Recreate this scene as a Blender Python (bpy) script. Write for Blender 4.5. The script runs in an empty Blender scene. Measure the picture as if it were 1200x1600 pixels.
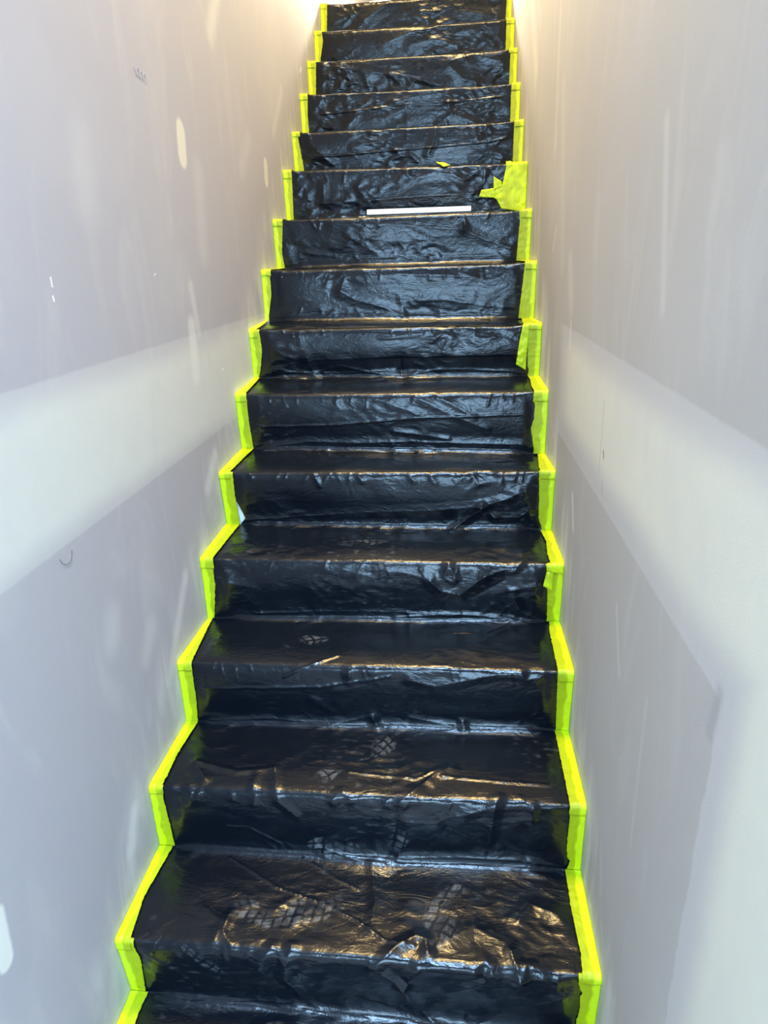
import bpy, bmesh, math, random
import numpy as np
from mathutils import Vector, Matrix

SC = bpy.context.scene
COL = SC.collection

# ------------------------------------------------------------------ camera
cam_d = bpy.data.cameras.new('camera'); cam = bpy.data.objects.new('camera', cam_d); COL.objects.link(cam)
cam_d.sensor_fit = 'HORIZONTAL'; cam_d.sensor_width = 36.0; cam_d.lens = 36.0 * 1063.44 / 1200.0
cam_d.clip_start = 0.02
YAW, PITCH, ROLL = 0.10269, -0.358097, -0.030086
cy_, sy_, cp_, sp_, cr_, sr_ = math.cos(YAW), math.sin(YAW), math.cos(PITCH), math.sin(PITCH), math.cos(ROLL), math.sin(ROLL)
fwd = Vector((-sy_*cp_, cy_*cp_, sp_)); rgt = Vector((cy_, sy_, 0)); upv = rgt.cross(fwd)
r2 = rgt*cr_ + upv*sr_; u2 = -rgt*sr_ + upv*cr_
M4 = Matrix(((r2.x, u2.x, -fwd.x, 0.69670), (r2.y, u2.y, -fwd.y, -0.97114), (r2.z, u2.z, -fwd.z, 1.32941), (0, 0, 0, 1)))
cam.matrix_world = M4
SC.camera = cam

# ------------------------------------------------------------------ world, lamps, exposure
SC.view_settings.view_transform = 'Standard'; SC.view_settings.look = 'None'
SC.view_settings.gamma = 1.0; SC.view_settings.use_curve_mapping = False
SC.view_settings.exposure = 0.0
world = bpy.data.worlds.new('world'); SC.world = world; world.use_nodes = True
wb = world.node_tree.nodes['Background']
wb.inputs[0].default_value = (1.0, 0.93, 0.83, 1); wb.inputs[1].default_value = 0.12

def lamp(name, kind, loc, target, energy, color, **kw):
    d = bpy.data.lights.new(name, kind); d.energy = energy; d.color = color
    for k, v in kw.items(): setattr(d, k, v)
    o = bpy.data.objects.new(name, d); COL.objects.link(o); o.location = loc
    if target is not None:
        o.rotation_euler = (Vector(target) - Vector(loc)).to_track_quat('-Z', 'Y').to_euler()
    return o
# skylight over the lower hall, cool daylight falling on the bottom of the flight
lamp('hall_skylight', 'AREA', (1.10, -1.45, 4.75), (0.0, 0.0, 0.2), 225, (0.41, 0.67, 1.0), shape='RECTANGLE', size=1.5, size_y=1.5, spread=math.radians(95))
# added cool fill low in the lower hall, widens the blue nosing bands
lamp('hall_low_blue_fill', 'AREA', (0.75, -3.3, 0.95), (0.45, 0.2, 0.3), 185, (0.42, 0.70, 1.0), shape='RECTANGLE', size=1.5, size_y=1.5)
# warm lamp upstairs over the landing and an added, unseen warm fill above the flight for the walls
lamp('landing_lamp', 'POINT', (0.26, 3.85, 2.94), None, 135, (1.0, 0.91, 0.68), shadow_soft_size=0.05)
lamp('stairwell_warm_fill', 'AREA', (0.5, 0.95, 4.92), (0.5, 1.45, 1.5), 250, (1.0, 0.71, 0.30), shape='RECTANGLE', size=0.9, size_y=0.8)

# ------------------------------------------------------------------ tables (metres; y, z of every step edge)
NL= [[-0.0029, -0.0018], [0.2368, 0.1846], [0.4788, 0.3661], [0.716, 0.5511], [0.9448, 0.7302], [1.1789, 0.924], [1.4032, 1.1042], [1.636, 1.2936], [1.8722, 1.4757], [2.1116, 1.6745], [2.346, 1.8486], [2.5785, 2.0382], [2.8147, 2.2204], [3.0485, 2.4036], [3.2844, 2.5874]]
NR= [[-0.0081, -0.0075], [0.2331, 0.1893], [0.4712, 0.3751], [0.7029, 0.5542], [0.9417, 0.737], [1.1723, 0.9246], [1.4061, 1.1052], [1.6374, 1.2966], [1.8727, 1.4804], [2.1057, 1.6668], [2.34, 1.853], [2.5742, 2.0363], [2.8073, 2.223], [3.0421, 2.4052], [3.2796, 2.5839]]
BL= [[0.0145, -0.1783], [0.2373, 0.0057], [0.4797, 0.1825], [0.7175, 0.3594], [0.9637, 0.5588], [1.1922, 0.7372], [1.4119, 0.9356], [1.6344, 1.1128], [1.8844, 1.2936], [2.1238, 1.4757], [2.3582, 1.6745], [2.5907, 1.8486], [2.8269, 2.0382], [3.0608, 2.2204], [3.2967, 2.4036]]
BR= [[0.0042, -0.1925], [0.236, 0.0012], [0.483, 0.1929], [0.7125, 0.3753], [0.9504, 0.5489], [1.172, 0.721], [1.4177, 0.9291], [1.6434, 1.0998], [1.8849, 1.2966], [2.1179, 1.4804], [2.3523, 1.6668], [2.5864, 1.853], [2.8195, 2.0363], [3.0543, 2.223], [3.2919, 2.4052]]
LR = {0: [(0.0, 0.034), (0.697, 0.0468), (0.855, 0.0411)], 1: [(0.063, 0.0396), (0.463, 0.036), (0.819, 0.0322), (0.969, 0.0344)], 2: [(0.037, 0.0332), (0.459, 0.038), (0.719, 0.0374), (0.985, 0.0388)], 3: [(0.041, 0.0209), (0.584, 0.0354), (0.994, 0.0431)], 4: [(0.025, 0.0449), (0.563, 0.0414), (0.898, 0.0435), (0.995, 0.0379)], 5: [(0.02, 0.0422), (0.564, 0.0368), (0.965, 0.0386)], 6: [(0.032, 0.0195), (0.22, 0.0299), (0.603, 0.0414), (0.966, 0.0379)], 7: [(0.04, 0.0135), (0.547, 0.0327), (1.0, 0.0312)], 8: [(0.071, 0.0323), (0.349, 0.0268), (0.951, 0.0401)], 9: [(0.146, 0.0317), (0.603, 0.0357), (0.988, 0.0386)], 10: [(0.218, 0.0426), (0.964, 0.0252)], 11: [(0.249, 0.0323), (0.565, 0.0311), (0.98, 0.0375)], 12: [(0.28, 0.0339), (0.974, 0.0436)], 13: [(0.353, 0.026), (0.765, 0.0447), (0.987, 0.0411)], 14: [(0.41, 0.0299), (0.987, 0.039)]}
LT = {-1: [(0.726, 0.0392), (0.87, 0.0383), (0.946, 0.041)], 0: [(0.0, 0.0338), (0.411, 0.022), (0.746, 0.0302), (0.995, 0.0357)], 1: [(0.025, 0.032), (0.139, 0.0317), (0.452, 0.0274), (0.992, 0.0347)], 2: [(0.02, 0.0391), (0.995, 0.0145)], 3: [(0.055, 0.0388), (0.957, 0.0454)], 4: [(0.065, 0.0351), (0.67, 0.0386), (0.96, 0.0423)], 5: [(0.033, 0.0359), (0.928, 0.0233)], 6: [(0.169, 0.0291), (1.0, 0.01)]}
RR = {14: [(0.397, 0.9709), (0.898, 0.9739)], 13: [(0.393, 0.9596), (0.998, 0.9584)], 12: [(0.301, 0.9658), (0.823, 0.9663), (0.984, 0.968)], 11: [(0.242, 0.9589), (1.0, 0.9475)], 10: [(0.211, 0.9582), (1.0, 0.9518)], 9: [(0.122, 0.9594), (0.985, 0.9496)], 8: [(0.035, 0.9482), (0.805, 0.955), (0.987, 0.951)], 7: [(0.068, 0.9425), (0.7, 0.953), (0.986, 0.9571)], 6: [(0.054, 0.9594), (0.117, 0.9632), (0.216, 0.9579), (0.838, 0.9523)], 5: [(0.103, 0.9625), (0.432, 0.9502), (0.575, 0.9587), (0.835, 0.9593), (0.85, 0.9521), (0.973, 0.9548), (1.0, 0.9502)], 4: [(0.061, 0.9699), (0.237, 0.9587), (0.544, 0.9573), (0.97, 0.9528)], 3: [(0.078, 0.9638), (0.606, 0.9597), (0.649, 0.9474), (0.889, 0.9549), (0.953, 0.9575)], 2: [(0.0, 0.967), (0.463, 0.9633), (0.975, 0.96)], 1: [(0.019, 0.9684), (0.163, 0.9738), (0.228, 0.9665), (0.392, 0.9638), (0.961, 0.9649)], 0: [(0.247, 0.9613), (0.448, 0.9646), (0.673, 0.9618), (0.732, 0.9653), (0.901, 0.9553)]}
RT = {6: [(0.183, 0.9382), (1.0, 0.9547)], 5: [(0.296, 0.9545), (0.732, 0.9617), (1.0, 0.9605)], 4: [(0.144, 0.956), (1.0, 0.976)], 3: [(0.239, 0.963), (0.617, 0.9716), (1.0, 0.9658)], 2: [(0.018, 0.9603), (0.77, 0.9643), (1.0, 0.9716)], 1: [(0.0, 0.963), (0.937, 0.9644)], 0: [(0.017, 0.9619), (0.16, 0.966), (0.561, 0.9625), (0.984, 0.9645)]}
# creases and folds of the sheet: height mm, width mm, points (x, running step parameter)
STROKES=[
(7,7,[(0.666,7.611),(0.721,8.052),(0.79,8.414)]),
(5,5,[(0.79,8.414),(0.831,8.225)]),
(6,6,[(0.79,8.414),(0.861,8.562),(0.92,8.726)]),
(5,5,[(0.915,8.705),(0.915,8.52)]),
(4,6,[(0.831,8.225),(0.901,8.232),(0.951,8.435)]),
(5,6,[(0.695,6.991),(0.683,6.777),(0.699,6.714)]),
(5,6,[(0.695,6.991),(0.714,6.747)]),
(7,8,[(0.646,6.72),(0.676,6.549),(0.725,6.487),(0.771,6.72),(0.791,6.808)]),
(5,6,[(0.791,6.808),(0.847,6.921),(0.884,6.989)]),
(4,5,[(0.864,6.869),(0.889,7.017),(0.897,7.227)]),
(5,6,[(0.867,6.521),(0.89,6.187),(0.951,5.996)]),
(3,4,[(0.858,6.575),(0.951,6.671)]),
(3,4,[(0.855,6.442),(0.952,6.517)]),
(-5,12,[(0.746,6.4),(0.848,6.738)]),
(4,6,[(0.853,7.364),(0.9,7.505)]),
(4,10,[(0.519,6.869),(0.589,6.822),(0.641,6.741)]),
(3,10,[(0.034,6.827),(0.097,6.568),(0.147,6.247)]),
(3,5,[(0.039,6.669),(0.144,6.571)]),
(4,12,[(0.144,6.104),(0.332,6.149),(0.515,6.161),(0.694,6.117)]),
(4,5,[(0.55,6.051),(0.729,6.119),(0.87,6.037)]),
(5,7,[(0.012,8.046),(0.199,8.159),(0.42,8.28),(0.653,8.347),(0.783,8.424)]),
(4,4,[(0.291,8.976),(0.308,8.788)]),
(3,4,[(0.426,8.95),(0.437,8.869)]),
(3,4,[(0.578,8.946),(0.593,8.857)]),
(3,4,[(0.639,8.956),(0.654,8.823)]),
(3,4,[(0.762,8.964),(0.755,8.888)]),
(3,3,[(0.058,10.436),(0.316,10.478),(0.567,10.592),(0.73,10.624),(1.009,10.675)]),
(5,6,[(0.093,10.037),(0.226,10.166),(0.397,10.156),(0.566,10.19),(0.772,10.173),(0.955,10.165)]),
(3,5,[(0.588,10.939),(0.69,10.676),(0.812,10.417)]),
(3,5,[(0.669,10.915),(0.771,10.624)]),
(3,4,[(0.516,10.374),(0.69,10.253)]),
(2.5,5,[(0.445,10.946),(0.608,10.624)]),
(8,9,[(0.103,12.163),(0.216,12.09),(0.309,12.282),(0.465,12.039),(0.526,12.01),(0.644,12.159),(0.732,12.167),(0.885,12.121),(0.94,12.055)]),
(-6,6,[(0.525,12.396),(0.529,11.942)]),
(5,6,[(0.198,12.42),(0.219,12.09)]),
(4,6,[(0.47,12.779),(0.557,12.869),(0.666,12.942),(0.72,12.997)]),
(4,4,[(0.611,12.578),(0.666,12.881)]),
(3,4,[(0.688,12.83),(0.716,12.68),(0.688,12.484)]),
(3,4,[(0.763,12.688),(0.838,12.741)]),
(5,8,[(0.04,12.759),(0.108,12.519),(0.174,12.357)]),
(3,3,[(0.101,13.272),(0.294,12.974),(0.514,12.997),(0.817,13.081)]),
(7,8,[(0.291,14.58),(0.313,14.854),(0.501,14.874),(0.686,14.825),(0.766,14.791)]),
(6,6,[(0.294,14.58),(0.345,14.417),(0.451,14.263),(0.521,14.077)]),
(4,4,[(0.511,14.438),(0.526,14.077)]),
(4,7,[(0.546,14.375),(0.686,14.387),(0.826,14.26),(0.946,14.205)]),
(3,5,[(0.064,14.102),(0.211,14.256),(0.258,14.153)]),
(3,4,[(0.254,14.886),(0.24,14.707)]),
(4,6,[(0.731,14.875),(0.824,14.694),(0.913,14.85)]),
(5,8,[(0.237,16.886),(0.437,16.846),(0.585,16.767),(0.738,16.688)]),
(5,6,[(0.738,16.688),(0.831,16.459),(0.955,16.224)]),
(4,5,[(0.738,16.688),(0.737,16.909),(0.925,16.944)]),
(4,8,[(0.33,16.1),(0.534,16.169),(0.734,16.161),(0.93,16.17)]),
(3,4,[(0.285,16.687),(0.334,16.487),(0.408,16.281)]),
(3,4,[(0.534,16.195),(0.534,16.066)]),
(3,4,[(0.128,16.331),(0.255,16.218)]),
(8,10,[(0.148,18.362),(0.337,18.378),(0.471,18.416),(0.63,18.437),(0.786,18.446)]),
(5,6,[(0.49,20.19),(0.52,18.826),(0.565,18.806),(0.63,18.893),(0.733,18.827)]),
(4,6,[(0.064,18.598),(0.085,18.716),(0.1,18.444)]),
(4,6,[(0.166,18.703),(0.16,18.273)]),
(5,10,[(0.312,18.556),(0.473,18.712),(0.526,18.886)]),
(3.5,3,[(0.032,20.465),(0.204,20.457),(0.402,20.512),(0.625,20.545),(0.844,20.603),(0.952,20.682)]),
(8,6,[(0.635,22.213),(0.625,20.745),(0.592,20.417)]),
(5,8,[(0.053,20.887),(0.119,20.518),(0.173,20.25)]),
(6,7,[(0.803,20.704),(0.789,20.902),(0.949,20.99)]),
(5,8,[(0.791,20.215),(0.872,20.492),(0.945,20.799)]),
(4,4,[(0.514,20.433),(0.555,20.219)]),
(4,5,[(0.262,20.626),(0.403,20.731),(0.458,20.513)]),
(3.5,3,[(0.043,22.562),(0.268,22.603),(0.504,22.695),(0.736,22.692),(0.941,22.749)]),
(6,7,[(0.372,22.686),(0.505,22.829),(0.649,22.888),(0.678,22.679)]),
(5,5,[(0.678,22.679),(0.693,22.432),(0.649,22.278)]),
(5,5,[(0.693,22.432),(0.795,22.242)]),
(4,5,[(0.267,22.508),(0.205,22.249)]),
(4,5,[(0.489,22.658),(0.494,22.317)]),
(4,5,[(0.778,22.923),(0.808,22.648)]),
(10,14,[(0.061,24.897),(0.247,24.745),(0.493,24.536),(0.646,24.284)]),
(9,12,[(0.691,24.832),(0.796,24.939),(0.916,24.769),(0.976,24.684)]),
(5,8,[(0.676,24.767),(0.753,24.398),(0.889,24.265)]),
(4,4,[(0.144,24.774),(0.156,24.41)]),
(4,4,[(0.106,24.713),(0.101,24.351)]),
(4,4,[(0.277,24.594),(0.299,24.301)]),
(3,4,[(0.2,24.687),(0.206,24.397)]),
(3,4,[(0.4,24.533),(0.399,24.347)]),
(8,10,[(0.354,26.63),(0.483,26.855),(0.643,26.951),(0.925,26.952)]),
(5,8,[(0.482,26.563),(0.611,26.671),(0.8,26.832)]),
(5,7,[(0.897,26.368),(0.92,26.724),(0.95,26.93)]),
(3,4,[(0.188,26.972),(0.202,26.792)]),
(9,12,[(0.199,28.47),(0.304,28.791),(0.379,28.996)]),
(5,8,[(0.438,28.676),(0.672,28.684),(0.938,28.453)]),
(6,8,[(0.063,28.555),(0.202,28.744),(0.238,28.999)]),
(4,8,[(0.068,4.031),(0.226,4.091),(0.396,4.007),(0.498,4.182)]),
(4,6,[(0.597,4.177),(0.729,3.998),(0.745,3.99),(0.858,3.978),(0.969,3.947)]),
(5,5,[(0.737,3.979),(0.732,4.111)]),
(5,6,[(0.599,4.831),(0.663,4.735),(0.82,4.951),(0.874,4.96)]),
(3.5,3,[(0.03,4.61),(0.37,4.686),(0.502,4.815),(0.551,4.876)]),
(4,3,[(0.28,4.832),(0.341,4.999),(0.417,5.164)]),
(4,6,[(0.447,4.964),(0.447,4.806)]),
(4,5,[(0.874,4.96),(0.883,4.857),(0.928,4.938)]),
(3,5,[(0.35,4.467),(0.398,4.254)]),
(6,6,[(0.503,4.138),(0.514,3.994)]),
(3,3,[(0.677,5.71),(0.797,5.724),(0.87,5.974),(0.957,6.02)]),
(6,6,[(0.083,3.322),(0.124,3.125)]),
(5,4,[(0.081,3.35),(0.194,3.23),(0.285,3.286)]),
(4,5,[(0.285,3.286),(0.309,2.878),(0.35,2.662)]),
(5,5,[(0.245,3.18),(0.247,3.036)]),
(5,6,[(0.435,2.94),(0.456,3.038),(0.477,2.953)]),
(4,3,[(0.462,3.29),(0.622,3.241),(0.681,3.373)]),
(6,7,[(0.589,2.948),(0.624,3.102),(0.667,3.301),(0.704,3.395)]),
(6,6,[(0.6,2.667),(0.668,2.66),(0.697,2.752),(0.782,2.911),(0.811,3.03)]),
(5,6,[(0.803,2.987),(0.791,2.531),(0.788,2.406)]),
(4,3,[(0.682,3.279),(0.828,3.23),(0.971,3.207)]),
(5,5,[(0.86,3.027),(0.894,2.948),(0.963,2.97)]),
(5,5,[(0.883,2.944),(0.882,2.786)]),
(3,3,[(0.177,2.439),(0.231,2.427),(0.304,2.16)]),
(5,7,[(0.598,2.479),(0.578,1.979)]),
(5,6,[(0.596,2.031),(0.727,2.108),(0.844,2.114),(0.961,2.027)]),
(6,10,[(0.549,1.934),(0.488,1.953),(0.411,2.117)]),
(-5,12,[(0.697,2.599),(0.844,2.24),(0.946,2.073)]),
(4,6,[(0.053,3.048),(0.058,2.87)]),
(4,6,[(0.094,3.032),(0.1,2.809)]),
(3.5,2.5,[(0.183,1.901),(0.308,1.619),(0.417,1.488),(0.507,1.329),(0.566,1.171),(0.633,1.136)]),
(3,2.5,[(0.358,1.952),(0.435,1.76),(0.498,1.643)]),
(2.5,5,[(0.536,1.278),(0.538,1.525),(0.522,1.927)]),
(7,6,[(0.556,0.945),(0.594,1.123),(0.632,1.221),(0.652,1.199),(0.657,1.088)]),
(8,7,[(0.607,0.609),(0.641,0.947),(0.686,0.978),(0.75,0.967)]),
(7,6,[(0.607,0.609),(0.568,0.78),(0.549,0.859)]),
(6,6,[(0.75,0.967),(0.776,1.056),(0.788,0.938)]),
(8,6,[(0.828,1.143),(0.842,0.886)]),
(6,6,[(0.842,0.886),(0.858,1.056),(0.888,1.003)]),
(6,6,[(0.376,1.036),(0.355,0.62),(0.397,0.218)]),
(5,6,[(0.335,1.04),(0.303,0.739)]),
(5,5,[(0.25,1.012),(0.222,1.148),(0.227,1.302)]),
(6,9,[(0.848,1.435),(0.879,1.597),(0.931,1.52),(0.958,1.352)]),
(4,5,[(0.699,0.586),(0.801,0.891),(0.951,0.942)]),
(5,6,[(0.753,0.091),(0.805,0.376),(0.893,0.563),(0.96,0.783)]),
(3,3,[(0.041,0.88),(0.126,0.568),(0.159,0.209)]),
(4,8,[(0.036,-0.013),(0.143,-0.055),(0.284,0.056),(0.369,0.066)]),
(5,8,[(0.673,-0.044),(0.619,0.343),(0.61,0.576)]),
(-6,12,[(0.51,0.252),(0.591,0.072)]),
(4,7,[(0.166,1.346),(0.211,1.235),(0.211,1.057)]),
(4,8,[(0.699,1.213),(0.752,1.346),(0.817,1.223)]),
]

W = 1.0
LRi, LTr = 0.185, 0.2475
PER = LRi + LTr
K = 15

def s_of(S):
    j = math.floor(S); w = S - j; k = j // 2
    return k*PER + (w*LRi if j % 2 == 0 else LRi + w*LTr)

# ------------------------------------------------------------------ helpers
def mesh_obj(name, verts, faces, mat=None, parent=None, smooth=False):
    me = bpy.data.meshes.new(name)
    me.from_pydata([tuple(map(float, v)) for v in verts], [], faces); me.update()
    o = bpy.data.objects.new(name, me); COL.objects.link(o)
    if mat: me.materials.append(mat)
    if parent: o.parent = parent
    if smooth: me.polygons.foreach_set('use_smooth', [True]*len(me.polygons))
    return o

def grid_obj(name, P, mat, parent=None, flip=False):
    """P: (rows, cols, 3) array -> smooth quad grid"""
    R, Cn, _ = P.shape
    me = bpy.data.meshes.new(name)
    me.vertices.add(R*Cn); me.vertices.foreach_set('co', P.reshape(-1).astype(np.float32))
    i = np.arange(R*Cn).reshape(R, Cn)
    q = np.stack([i[:-1, :-1], i[:-1, 1:], i[1:, 1:], i[1:, :-1]], -1).reshape(-1, 4)
    if flip: q = q[:, ::-1]
    n = len(q)
    me.loops.add(n*4); me.loops.foreach_set('vertex_index', q.reshape(-1).astype(np.int32))
    me.polygons.add(n); me.polygons.foreach_set('loop_start', (np.arange(n)*4).astype(np.int32))
    me.polygons.foreach_set('loop_total', np.full(n, 4, np.int32))
    me.polygons.foreach_set('use_smooth', np.ones(n, bool))
    me.update(calc_edges=True); me.validate()
    me.materials.append(mat)
    o = bpy.data.objects.new(name, me); COL.objects.link(o)
    if parent: o.parent = parent
    return o

def float_attr(o, name, vals):
    a = o.data.attributes.new(name, 'FLOAT', 'POINT'); a.data.foreach_set('value', np.asarray(vals, np.float32).reshape(-1))

def box_bm(bm, x0, x1, y0, y1, z0, z1):
    v = [bm.verts.new(c) for c in ((x0,y0,z0),(x1,y0,z0),(x1,y1,z0),(x0,y1,z0),(x0,y0,z1),(x1,y0,z1),(x1,y1,z1),(x0,y1,z1))]
    for f in ((0,3,2,1),(4,5,6,7),(0,1,5,4),(1,2,6,5),(2,3,7,6),(3,0,4,7)): bm.faces.new([v[i] for i in f])

def bm_obj(name, bm, mat, parent=None):
    me = bpy.data.meshes.new(name); bm.normal_update(); bm.to_mesh(me); bm.free(); me.materials.append(mat)
    o = bpy.data.objects.new(name, me); COL.objects.link(o)
    if parent: o.parent = parent
    return o

def box(name, b, mat, parent=None, bevel=0):
    bm = bmesh.new(); box_bm(bm, *b)
    if bevel: bmesh.ops.bevel(bm, geom=bm.edges[:], offset=bevel, segments=2, affect='EDGES')
    return bm_obj(name, bm, mat, parent)

def tag(o, label, cat, group=None, kind=None):
    if label: o['label'] = label
    if cat: o['category'] = cat
    if group: o['group'] = group
    if kind: o['kind'] = kind
    return o

def empty(name, loc=(0, 0, 0)):
    o = bpy.data.objects.new(name, None); COL.objects.link(o); o.location = loc; o.empty_display_size = 0.05
    return o

# numpy gradient noise
def _hash(ix, iy, seed):
    h = (ix.astype(np.int64)*374761393 + iy.astype(np.int64)*668265263 + seed*974634777) & 0xffffffff
    h = ((h ^ (h >> 13))*1274126177) & 0xffffffff
    return (h ^ (h >> 16)) & 0xffffffff
def noise(x, y, seed=0):
    ix, iy = np.floor(x), np.floor(y); fx, fy = x-ix, y-iy
    u, v = fx*fx*fx*(fx*(fx*6-15)+10), fy*fy*fy*(fy*(fy*6-15)+10)
    def g(a, b):
        t = _hash(ix+a, iy+b, seed)/4294967296.0*2*np.pi
        return np.cos(t)*(fx-a) + np.sin(t)*(fy-b)
    return ((g(0,0)*(1-u)+g(1,0)*u)*(1-v) + (g(0,1)*(1-u)+g(1,1)*u)*v)*1.5
def rot(x, y, a):
    c, s = math.cos(a), math.sin(a); return x*c+y*s, -x*s+y*c
def sstep(a, b, x):
    t = np.clip((x-a)/(b-a), 0, 1); return t*t*(3-2*t)

# ------------------------------------------------------------------ stair profile (left and right side lines, softened)
def ext(B_, N_):
    B_, N_ = [np.array(a) for a in B_], [np.array(a) for a in N_]
    d = np.array([0.2346, 0.185])
    pts = []
    for k in (-2, -1):
        pts += [B_[0]+k*d, N_[0]+k*d]
    for k in range(K): pts += [B_[k], N_[k]]
    pts.append(N_[-1] + np.array([0.2475, -0.004]))
    return np.array(pts)
PL0, PR0 = ext(BL, NL), ext(BR, NR)
S0 = -4
ss = np.array([s_of(S0+i) for i in range(len(PL0))])
DS = 0.002
sg = np.arange(ss[0], ss[-1], DS)
def soft(P, sig):
    out = []
    for c in range(2):
        v = np.interp(sg, ss, P[:, c]); n = int(sig/DS*4)
        kx = np.arange(-n, n+1)*DS; kr = np.exp(-kx**2/(2*sig*sig)); kr /= kr.sum()
        vp = np.concatenate([v[0]+(np.arange(-n, 0))*(v[1]-v[0]), v, v[-1]+(np.arange(1, n+1))*(v[-1]-v[-2])])
        out.append(np.convolve(vp, kr, 'valid'))
    return np.stack(out, 1)
def profile(sc, sn):
    """softened profile, gaussian radius sc at inner corners and sn at nosings"""
    ph = ((sg % PER)/PER)
    dn = np.minimum(np.abs((sg % PER)-LRi), 1)             # distance from nosing
    w = sstep(0.03, 0.075, dn)[:, None]
    res = []
    for P in (PL0, PR0):
        res.append(soft(P, sn)*(1-w) + soft(P, sc)*w)
    return res
PLs, PRs = profile(0.023, 0.0095)
PLt, PRt = profile(0.005, 0.0035)                           # tighter one for the tape
def base(x, s, tight=False):
    if not tight:                                            # the sheet is pressed into the corners under the tape
        w = sstep(0.035, 0.11, np.minimum(x, 1-x))
        yt, zt = base(x, s, True); y, z = _base(x, s, PLs, PRs)
        return yt+(y-yt)*w, zt+(z-zt)*w
    return _base(x, s, PLt, PRt)
def _base(x, s, A, Bq):
    y = np.interp(s, sg, A[:, 0])*(1-x) + np.interp(s, sg, Bq[:, 0])*x
    z = np.interp(s, sg, A[:, 1])*(1-x) + np.interp(s, sg, Bq[:, 1])*x
    return y, z
def base_n(x, s, tight=False):
    e = 0.003
    y0, z0 = base(x, s-e, tight); y1, z1 = base(x, s+e, tight)
    dy, dz = y1-y0, z1-z0; L = np.hypot(dy, dz)+1e-9
    return -dz/L, dy/L                                     # outward (towards the viewer / up)
def surf(x, s, h, tight=False):
    y, z = base(x, s, tight); ny, nz = base_n(x, s, tight)
    return np.stack([x+0*s, y+ny*h, z+nz*h], -1)

# ------------------------------------------------------------------ materials
class NT:
    def __init__(self, name):
        self.m = bpy.data.materials.new(name); self.m.use_nodes = True
        self.t = self.m.node_tree; self.b = self.t.nodes['Principled BSDF']
    def n(self, typ, **kw):
        nd = self.t.nodes.new(typ)
        for k, v in kw.items(): setattr(nd, k, v)
        return nd
    def put(self, sock, v):
        if hasattr(v, 'is_linked') or isinstance(v, bpy.types.NodeSocket): self.t.links.new(v, sock)
        else: sock.default_value = v
    def math(self, op, a, b=None, c=None, clamp=False):
        nd = self.n('ShaderNodeMath', operation=op, use_clamp=clamp)
        self.put(nd.inputs[0], a)
        if b is not None: self.put(nd.inputs[1], b)
        if c is not None: self.put(nd.inputs[2], c)
        return nd.outputs[0]
    def step(self, x, a, b):
        nd = self.n('ShaderNodeMapRange', interpolation_type='SMOOTHSTEP')
        self.put(nd.inputs[0], x); nd.inputs[1].default_value = a; nd.inputs[2].default_value = b
        return nd.outputs[0]
    def mix(self, f, a, b):
        nd = self.n('ShaderNodeMix', data_type='RGBA')
        self.put(nd.inputs[0], f)
        for s_, v in ((nd.inputs[6], a), (nd.inputs[7], b)):
            if isinstance(v, tuple): v = (*v, 1) if len(v) == 3 else v
            self.put(s_, v)
        return nd.outputs[2]
    def coord(self, scale=(1, 1, 1)):
        tc = self.n('ShaderNodeTexCoord'); mp = self.n('ShaderNodeMapping'); mp.inputs['Scale'].default_value = scale
        self.t.links.new(tc.outputs['Object'], mp.inputs[0]); return mp.outputs[0]
    def noise(self, scale, detail=3, rough=0.5, sc=(1, 1, 1), dist=0.0):
        nd = self.n('ShaderNodeTexNoise'); self.put(nd.inputs['Vector'], self.coord(sc))
        nd.inputs['Scale'].default_value = scale; nd.inputs['Detail'].default_value = detail
        nd.inputs['Roughness'].default_value = rough; nd.inputs['Distortion'].default_value = dist
        return nd.outputs[0]
    def bump(self, h, strength, dist=0.001):
        nd = self.n('ShaderNodeBump'); nd.inputs['Strength'].default_value = strength; nd.inputs['Distance'].default_value = dist
        self.put(nd.inputs['Height'], h); self.t.links.new(nd.outputs[0], self.b.inputs['Normal'])
    def attr(self, name):
        nd = self.n('ShaderNodeAttribute'); nd.attribute_name = name; return nd.outputs['Fac']
    def set(self, **kw):
        for k, v in kw.items():
            if isinstance(v, tuple) and len(v) == 3: v = (*v, 1)
            self.put(self.b.inputs[k.replace('_', ' ')], v)

def simple(name, col, rough=0.6, **kw):
    m = NT(name); n_ = m.noise(40, 4)
    c = m.mix(m.math('MULTIPLY', n_, 0.5), col, tuple(v*0.85 for v in col))
    m.set(Base_Color=c, Roughness=rough, **kw); m.bump(m.noise(220, 3), 0.15)
    return m.m

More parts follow.
